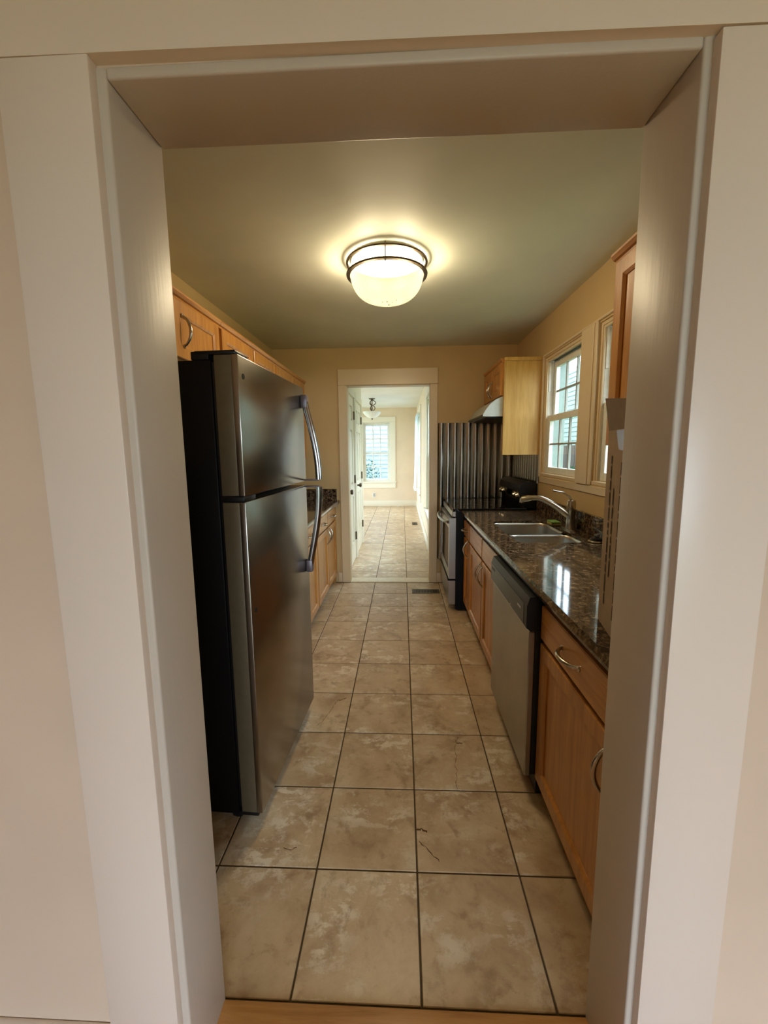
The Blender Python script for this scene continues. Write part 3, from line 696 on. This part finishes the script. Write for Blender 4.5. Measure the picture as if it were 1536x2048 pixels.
for nm, z0, z1 in (('lower_door', .070, 1.203), ('freezer_door', 1.222, 1.668)):
    d = fbox(nm, 'stainless', fr_, -.022, 0, 0, FWD, z0, z1, bev=.0035, seg=2)
    fbox('door_edge', 'door_side_grey', d, -.078, -.0215, .0005, FWD-.0005, z0+.0015, z1-.0015, bev=.002)
    # hole plug
    pz = 1.605 if nm == 'freezer_door' else .825
    FB(B().tube([(-.001, .035, pz), (.0012, .035, pz)], .009, 14)).build('hole_plug', 'black_plastic', d)
    # long bowed handle
    u = FWD-.045; a0, a1 = (1.618, 1.232) if nm == 'freezer_door' else (.785, 1.196)
    pts = []; rr = []; n = 18
    for i in range(n+1):
        t = i/n; z = a0+(a1-a0)*t; v = .012+.062*math.sin(min(1, t)*math.pi*.5)**1.15
        pts.append((v, u+.012-.006*t, z)); rr.append(.0155)
    h = FB(B().tube(pts, rr, 12, flat=1.35, ref=(0, 1, 0))).build('handle', 'chrome_handle', d, 50, 'polished curved door handle')
    s_ = 1 if a1 > a0 else -1
    fbox('handle_mount', 'handle_cap', h, .0, .030, u-.012, u+.030, a0-.012*s_, a0+.05*s_, bev=.006)
    fbox('handle_mount', 'handle_cap', h, .0, .074, u-.004, u+.020, a1-.002*s_, a1+.006*s_, bev=.003)
fbox('middle_hinge', 'black_plastic', fr_, -.085, -.006, .004, .10, 1.2045, 1.2205, bev=.002)
fbox('top_hinge_cover', 'black_plastic', fr_, -.15, -.012, .012, .11, 1.6695, 1.684, bev=.005)
fbox('top_hinge_bracket', 'black_plastic', fr_, -.16, -.10, .012, .11, 1.6555, 1.682, bev=.004)
fbox('bottom_hinge', 'black_plastic', fr_, -.09, -.018, .006, .07, .052, .068, bev=.003)
fbox('toe_grille', 'black_plastic', fr_, -.13, -.093, .03, FWD-.03, .02, .0515, bev=.004)
for u in (.06, FWD-.06): FB(B().tube([(-.12, u-.012, .0225), (-.12, u+.012, .0225)], .022, 18)).build('roller', 'rubber', fr_, 40)
for u in (.06, FWD-.06): FB(B().tube([(-.62, u-.012, .0265), (-.62, u+.012, .0265)], .026, 18)).build('roller', 'rubber', fr_, 40)

# ------------------------------------------------------------------ dishwasher
dw = thing('dishwasher', 'stainless dishwasher with a black control panel under the granite counter', 'dishwasher', (1.4, .605, 0))
D0, D1, DX = .303, .908, 1.088
box('tub', 'black_plastic', dw, 1.135, XR-.05, D0+.002, D1-.002, .02, .830)
d = box('door', 'stainless_light', dw, DX, 1.112, D0, D1, .095, .690, bev=.004)
box('door_edge', 'charcoal_panel', d, 1.1125, 1.134, D0+.004, D1-.004, .100, .690)
pp = [(DX+.004, .692), (DX-.012, .705), (DX-.012, .79), (DX-.002, .822), (DX+.03, .828), (1.132, .828), (1.132, .692)]
cp = B().prism(pp, 1, D0-.001, D1+.001).build('control_panel', 'black_plastic', dw, 30)
box('panel_face', 'charcoal_panel', cp, DX-.0135, DX-.0121, D0+.035, D1-.012, .708, .788)
for k in range(5): box('brand_letter', 'white_mark', cp, DX-.0142, DX-.0137, .375+.009*k, .381+.009*k, .752, .760)
box('status_light', 'white_mark', cp, DX-.0142, DX-.0137, .52, .53, .712, .716)
box('vent_slot', 'black_enamel', cp, DX-.0142, DX-.0137, .82, .885, .764, .776)
box('toe_panel', 'black_plastic', dw, 1.17, 1.18, D0+.01, D1-.01, .0, .0940)

# ------------------------------------------------------------------ range
rg = thing('range', 'black and stainless electric range against the corrugated metal', 'range', (1.35, 2.56, 0))
R0, R1 = 2.205, 2.925
box('body', 'black_enamel', rg, 1.062, XR-.045, R0, R1, .018, .862)
box('foot', 'black_plastic', rg, 1.09, 1.13, R0+.02, R0+.06, 0, .0175); box('foot', 'black_plastic', rg, 1.09, 1.13, R1-.06, R1-.02, 0, .0175)
box('foot', 'black_plastic', rg, 1.60, 1.64, R0+.02, R0+.06, 0, .0175); box('foot', 'black_plastic', rg, 1.60, 1.64, R1-.06, R1-.02, 0, .0175)
ck = box('cooktop', 'black_glass', rg, 1.036, XR-.10, R0-.003, R1+.003, .8625, .886, bev=.004)
for cx, cy, r in ((1.20, 2.40, .10), (1.20, 2.74, .075), (1.46, 2.40, .075), (1.46, 2.74, .10)):
    B().lathe([(r, .0), (r, .0002), (r-.003, .0002), (r-.003, 0)], (cx, cy, .8861), 36).build('burner_ring', 'black_enamel', ck)
box('front_trim', 'stainless_light', rg, 1.030, 1.0615, R0, R1, .815, .8620, bev=.004)
od = B(); X0, X1 = 1.008, 1.0615
od = wall_holes(0, X0, X1, R0+.004, R1-.004, .285, .805, [(R0+.06, R1-.06, .36, .715)]).build('oven_door', 'stainless_light', rg)
box('oven_window', 'oven_glass', od, X0+.004, X0+.012, R0+.06, R1-.06, .36, .715)
pts = []; n = 16
for i in range(n+1): t = i/n; pts.append((X0-.006-.048*math.sin(math.pi*t)**.5, R0+.05+(R1-R0-.10)*t, .765))
B().tube(pts, .013, 12).build('door_handle', 'stainless_light', od, 50)
dr = B().prism([(1.012, .06), (1.006, .10), (1.008, .24), (1.0, .268), (1.0615, .268), (1.0615, .06)], 1, R0+.004, R1-.004).build('storage_drawer', 'stainless_light', rg, 30)
pb = [(1.62, .8865), (1.605, .93), (1.575, 1.035), (1.585, 1.075), (1.62, 1.10), (1.66, 1.105), (XR-.028, 1.085), (XR-.028, .8865)]
bg = B().prism(pb, 1, R0+.01, R1-.01).build('backguard', 'black_plastic', rg, 30)
# sloped control face
A_, Bv = Vector((1.605, 0, .93)), Vector((1.575, 0, 1.035)); nrm = Vector((-(Bv-A_).z, 0, (Bv-A_).x)).normalized(); nrm = nrm if nrm.x < 0 else -nrm
def facept(t, y, off): q = A_.lerp(Bv, t)+nrm*off; return (q.x, y, q.z)
vs = [facept(t, y, o_) for o_ in (.0004, .003) for t, y in ((.12, R0+.03), (.12, R1-.03), (.95, R1-.03), (.95, R0+.03))]
B().add(vs, [(0, 1, 2, 3), (4, 5, 6, 7)]+[(k, (k+1) % 4, 4+(k+1) % 4, 4+k) for k in range(4)]).build('control_face', 'charcoal_panel', bg)
vs = [facept(t, y, o_) for o_ in (.0032, .005) for t, y in ((.35, 2.45), (.35, 2.66), (.85, 2.66), (.85, 2.45))]
B().add(vs, [(0, 1, 2, 3), (4, 5, 6, 7)]+[(k, (k+1) % 4, 4+(k+1) % 4, 4+k) for k in range(4)]).build('display', 'black_glass', bg)
for y in (2.285, 2.365, 2.76, 2.84):
    B().tube([facept(.55, y, .0032), facept(.55, y, .012), facept(.55, y, .030)], [.030, .026, .021], 20).build('knob', 'nickel', bg, 35)

# ------------------------------------------------------------------ range hood
hd = thing('range_hood', 'pale grey curved range hood under the short cabinet', 'range hood', (1.5, 2.6, 1.63))
prof = [(XR-.004, 1.7885), (1.425, 1.7885), (1.385, 1.772), (1.335, 1.735), (1.30, 1.69), (1.278, 1.652), (1.276, 1.636), (1.300, 1.634), (XR-.004, 1.634)]
B().prism(prof, 1, 2.264, 2.955).build('shell', 'hood_white', hd, 25)
box('filter', 'black_plastic', hd, 1.32, XR-.03, 2.29, 2.93, 1.622, 1.6335)
box('front_lip', 'charcoal_panel', hd, 1.268, 1.2755, 2.2645, 2.9545, 1.634, 1.650, bev=.002)

# ------------------------------------------------------------------ corrugated metal
def corr(axis, a0, a1, d, s, z0, z1, pitch=.0678, amp=.0115):
    n = int((a1-a0)/pitch*16); b = B(); vs = []
    for layer in (0, .0012):
        for i in range(n+1):
            u = a0+(a1-a0)*i/n; ph = 2*math.pi*(u-a0)/pitch
            q = 2*abs(math.sin(ph/2))**.8-1
            off = d+s*(amp*(1+q)+.0015+layer)
            for z in (z0, z1): vs.append((u, off, z) if axis == 0 else (off, u, z))
    m = 2*(n+1); fs = []
    for i in range(n):
        k = 2*i; fs += [(k, k+2, k+3, k+1), (m+k, m+k+1, m+k+3, m+k+2), (k+1, k+3, m+k+3, m+k+1), (k, m+k, m+k+2, k+2)]
    fs += [(0, 1, m+1, m), (2*n, m+2*n, m+2*n+1, 2*n+1)]
    return b.add(vs, fs)
o = corr(0, .976, 1.715, YF, -1, .255, 1.632).build('corrugated_panel', 'galvanised', None, 40); tag(o, 'galvanised corrugated metal sheet on the end wall behind the range', 'metal panel')
o = corr(1, 2.245, 2.975, XR, -1, .90, 1.62).build('corrugated_panel', 'galvanised', None, 40); tag(o, 'galvanised corrugated metal sheet on the window wall above the range backguard', 'metal panel')

# ------------------------------------------------------------------ kitchen ceiling light
LX, LY = .541, 1.165
cl_ = thing('ceiling_light', 'glowing flush drum light with two metal rings on the kitchen ceiling', 'light', (LX, LY, ZC))
B().lathe([(.001, 0), (.19, 0), (.19, -.012), (.001, -.012)], (LX, LY, ZC), 48).build('mounting_pan', 'vinyl_white', cl_, 40)
prof = [(.190, -.012)]
for k in range(0, 17):
    a = math.pi/2*k/16; prof.append((.196*math.cos(a)**.62 if k < 16 else .0005, -.062-.148*math.sin(a)**1.0))
B().lathe(prof, (LX, LY, ZC), 56).build('glass_bowl', 'lamp_glass', cl_, True, 'warm glowing white glass bowl')
for z, r0, r1 in ((-.010, .206, .218), (-.070, .197, .217)):
    p = [(r0, z), (r1-.003, z-.001), (r1, z-.005), (r1-.002, z-.011), (r0, z-.012)]
    B().lathe(p, (LX, LY, ZC), 64, True).build('metal_ring', 'dark_bronze', cl_, 40)
for a in (-90, 30, 150):
    x, y = LX+.208*math.cos(math.radians(a)), LY+.208*math.sin(math.radians(a))
    B().cyl((x, y, ZC-.001), (x, y, ZC-.084), .0028, 8).build('rod', 'dark_bronze', cl_)
    B().lathe([(.0005, -.010), (.004, -.008), (.005, -.004), (.004, 0)], (x, y, ZC-.082), 10).build('finial', 'nickel', cl_, True)
for dx in (-.095, .095):      # the two bulbs inside the bowl
    l = bpy.data.lights.new('bulb_light', 'POINT'); l.energy = 50; l.color = (1, .86, .62); l.shadow_soft_size = .045
    o = bpy.data.objects.new('bulb_light', l); C.objects.link(o); o.location = (LX+dx, LY, ZC-.088); o.parent = cl_; o.matrix_parent_inverse = cl_.matrix_world.inverted()
for dx, dy, r in ((.0, -.005, .0045), (-.025, .0, .0025), (.05, -.02, .0025), (.008, .045, .005), (.03, .01, .002)):
    rr_ = math.hypot(dx, dy); zz = -.062-.148*(1-(rr_/.196)**(2/.62))**.5
    B().lathe([(.0003, -.0022), (r*.7, -.0016), (r, .003)], (LX+dx, LY+dy, ZC+zz+.0), 8).build('dead_insect', 'rubber', cl_)

# ------------------------------------------------------------------ dining room light
QX, QY = .022, 7.2
ql = thing('semi_flush_light', 'semi-flush light with scrolled metal arms and a frosted bowl', 'light', (QX, QY, ZC2))
B().lathe([(.0005, 0), (.065, 0), (.06, -.012), (.02, -.022), (.012, -.05), (.012, -.25), (.0005, -.25)], (QX, QY, ZC2), 24).build('canopy_stem', 'dark_bronze', ql, 40)
for k in range(3):
    a = math.radians(120*k+10); c, s_ = math.cos(a), math.sin(a); pts = []
    for i in range(15):
        t = i/14; r = .018+.058*abs(math.sin(t*math.pi*2))*(1 if t < .5 else .75); pts.append((QX+c*r, QY+s_*r, ZC2-.03-.21*t))
    B().tube(pts, .008, 8).build('scroll_arm', 'dark_bronze', ql, 50)
prof = [(.185, -.262), (.176, -.285), (.145, -.325), (.10, -.360), (.05, -.382), (.0005, -.390)]
B().lathe(prof+[(r*.97, z+.006) for r, z in prof[::-1]], (QX, QY, ZC2), 40).build('glass_bowl', 'frosted_glass', ql, True)
B().lathe([(.0005, -.25), (.02, -.26), (.014, -.384), (.02, -.392), (.012, -.41), (.0005, -.414)], (QX, QY, ZC2), 16).build('finial', 'dark_bronze', ql, 40)

# ------------------------------------------------------------------ floor registers, outlet
def register(lab, x0, x1, y0, y1, n):
    r = thing('floor_register', lab, 'floor vent', ((x0+x1)/2, (y0+y1)/2, 0))
    B().box(x0, x1, y0, y1, .0005, .002).build('backing', 'register_dark', r)
    b = B(); e = .014
    b.box(x0, x1, y0, y0+e, .002, .005); b.box(x0, x1, y1-e, y1, .002, .005); b.box(x0, x0+e, y0+e, y1-e, .002, .005); b.box(x1-e, x1, y0+e, y1-e, .002, .005)
    b.build('frame', 'register_brown', r)
    for k in range(n):
        x = x0+e+(x1-x0-2*e)*(k+.5)/n; w_ = (x1-x0-2*e)/n*.28
        B().box(x-w_, x+w_, y0+e, y1-e, .002, .0045).build('slat', 'register_brown', r)
register('brown metal floor register by the far doorway', .708, .975, 2.645, 2.755, 16)
register('small dark floor register on the dining room floor', .80, .90, 6.33, 6.60, 6)
ou = thing('wall_outlet', 'white electrical outlet below the dining room window', 'outlet', (-.085, YB, .28))
pl = box('cover_plate', 'outlet_white', ou, -.125, -.045, YB-.007, YB-.0005, .22, .34, bev=.003)
for z in (.258, .302): box('socket', 'charcoal_panel', pl, -.10, -.07, YB-.009, YB-.0075, z-.012, z+.012)

# ------------------------------------------------------------------ cardboard box on the counter
cb = thing('cardboard_box', 'tall open cardboard box with printed lines standing on the granite', 'box', (1.30, -.14, CT))
P0 = Vector((1.190, .0, 0)); PD = Vector((-.045, -.225, 0)); PW = Vector((.215, -.045, 0))
zb, zt = CT+.001, 1.412
def quad_slab(b, a, c, d, e_, th):
    a, c, d, e_ = map(Vector, (a, c, d, e_)); n_ = (c-a).cross(e_-a).normalized()*th
    b.add([a, c, d, e_, a+n_, c+n_, d+n_, e_+n_], [(0, 1, 2, 3), (7, 6, 5, 4), (0, 4, 5, 1), (1, 5, 6, 2), (2, 6, 7, 3), (3, 7, 4, 0)]); return b
Zv = lambda p, z: (p.x, p.y, z)
cs = [P0, P0+PD, P0+PD+PW, P0+PW]
for i in range(4):
    a, c = cs[i], cs[(i+1) % 4]
    quad_slab(B(), Zv(a, zb), Zv(c, zb), Zv(c, zt), Zv(a, zt), .003).build('side', 'cardboard', cb)
quad_slab(B(), Zv(cs[0], zb+.004), Zv(cs[1], zb+.004), Zv(cs[2], zb+.004), Zv(cs[3], zb+.004), .002).build('bottom', 'cardboard', cb)
nx = Vector((PD.y, -PD.x, 0)).normalized(); nx = nx if nx.x < 0 else -nx
fl = [Zv(cs[0], zt), Zv(cs[1], zt), tuple(Vector(Zv(cs[1], zt+.062))+nx*.014), tuple(Vector(Zv(cs[0], zt+.088))+nx*.014)]
quad_slab(B(), *fl, .003).build('flap', 'cardboard_inner', cb)
nb = Vector((PW.y, -PW.x, 0)).normalized()
fl = [Zv(cs[3], zt), Zv(cs[2], zt), tuple(Vector(Zv(cs[2], zt+.06))-nx*.06), tuple(Vector(Zv(cs[3], zt+.06))-nx*.06)]
quad_slab(B(), *fl, .003).build('flap', 'cardboard_inner', cb)
# printed text lines running up the visible side
u = PD.normalized(); rnd = random.Random(3)
for col, z0, z1 in ((.045, .93, 1.345), (.075, 1.02, 1.26), (.128, .915, 1.33)):
    b = B(); z = z1
    while z > z0:
        L = rnd.uniform(.012, .05); p = P0+u*col+nx*.0045; q = P0+u*(col+.007)+nx*.0045
        b.add([Zv(p, max(z-L, z0)), Zv(q, max(z-L, z0)), Zv(q, z), Zv(p, z)], [(0, 1, 2, 3)]); z -= L+.006
    b.build('printed_line', 'print_ink', cb)
quad_slab(B(), Zv(P0+u*.10+nx*.0035, zt-.05), Zv(P0+u*.20+nx*.0035, zt-.06), Zv(P0+u*.20+nx*.0035, zt-.002), Zv(P0+u*.07+nx*.0035, zt-.002), .0004).build('packing_tape', 'clear_tape', cb)

# ------------------------------------------------------------------ outdoors
g = box('ground', 'grass', None, -30, 30, -30, 40, -.75, -.65); st(g, 'grass yard around the house', 'ground')
def house(name, lab, axis, d, u0, u1, z1, mat, gap=.13):
    r = thing(name, lab, 'building', (d, (u0+u1)/2, -.65) if axis == 0 else ((u0+u1)/2, d, -.65))
    if axis == 0: box('wall', mat, r, d+.02, d+1.5, u0, u1, -.65, z1)
    else: box('wall', mat, r, u0, u1, d+.02, d+1.5, -.65, z1)
    z = -.6
    while z < z1-.05:
        if axis == 0: B().prism([(d+.02, z), (d-.012, z), (d+.005, z+gap), (d+.02, z+gap)], 1, u0, u1).build('siding_board', mat, r)
        else: B().prism([(d+.02, z), (d-.012, z), (d+.005, z+gap), (d+.02, z+gap)], 0, u0, u1).build('siding_board', mat, r)
        z += gap
    return r
house('neighbour_house', 'pale green-white sided house wall seen through the sink window', 0, 5.6, 2, 17, 3.7, 'siding_white')
house('neighbour_house', 'blue-grey sided house wall seen through the far dining window', 1, 12.5, -8, 4, 3.4, 'siding_blue', .14)
for x, y, wh in ((2.70, 3.72, 'beside the leafy shrub'), (2.70, 4.42, 'beside the brown board fence')):
    p = thing('porch_post', 'white porch post outside the sink window '+wh, 'post', (x, y, -.65), 'white porch posts')
    box('shaft', 'porch_white', p, x-.04, x+.04, y-.04, y+.04, -.65, 2.9, bev=.01); box('collar', 'porch_white', p, x-.055, x+.055, y-.055, y+.055, 2.3, 2.36, bev=.01)
fn = thing('board_fence', 'weathered brown board fence outside the sink window', 'fence', (3.4, 5.6, -.65))
for k in range(9):
    y = 5.0+.16*k; box('board', 'fence_brown', fn, 3.4, 3.42, y, y+.145, -.65, 1.42+.03*(k % 2))
for z in (-.2, 1.0): box('rail', 'fence_brown', fn, 3.4205, 3.46, 4.98, 6.5, z, z+.08)
def shrub(lab, c, rx, rz, n, seed):
    rnd = random.Random(seed); r = thing('shrub', lab, 'shrub', c); b = B()
    for _ in range(n):
        a, t, q = rnd.uniform(0, 6.283), rnd.random()**.4, rnd.uniform(-1, 1); h = math.sqrt(1-q*q)
        p = Vector((c[0]+rx*t*h*math.cos(a), c[1]+rx*t*h*math.sin(a), c[2]+rz+rz*t*q))
        d1 = Vector((rnd.uniform(-1, 1), rnd.uniform(-1, 1), rnd.uniform(-.5, 1))).normalized(); d2 = d1.cross(Vector((rnd.random(), rnd.random(), .3))).normalized()
        L = rnd.uniform(.05, .10); b.add([p, p+d1*L*.5+d2*L*.28, p+d1*L, p+d1*L*.5-d2*L*.28], [(0, 1, 2, 3)])
    o = b.build('foliage', 'leaf', r); o['kind'] = 'stuff'
    B().cyl((c[0], c[1], c[2]), (c[0], c[1], c[2]+rz), .03, 8, .015).build('stem', 'bark', r)
shrub('leafy green shrub outside the sink window', (2.95, 4.05, -.65), .27, 1.0, 1100, 4)
shrub('leafy shrub outside the far dining window', (-.5, 11.0, -.65), .6, .9, 1200, 5)
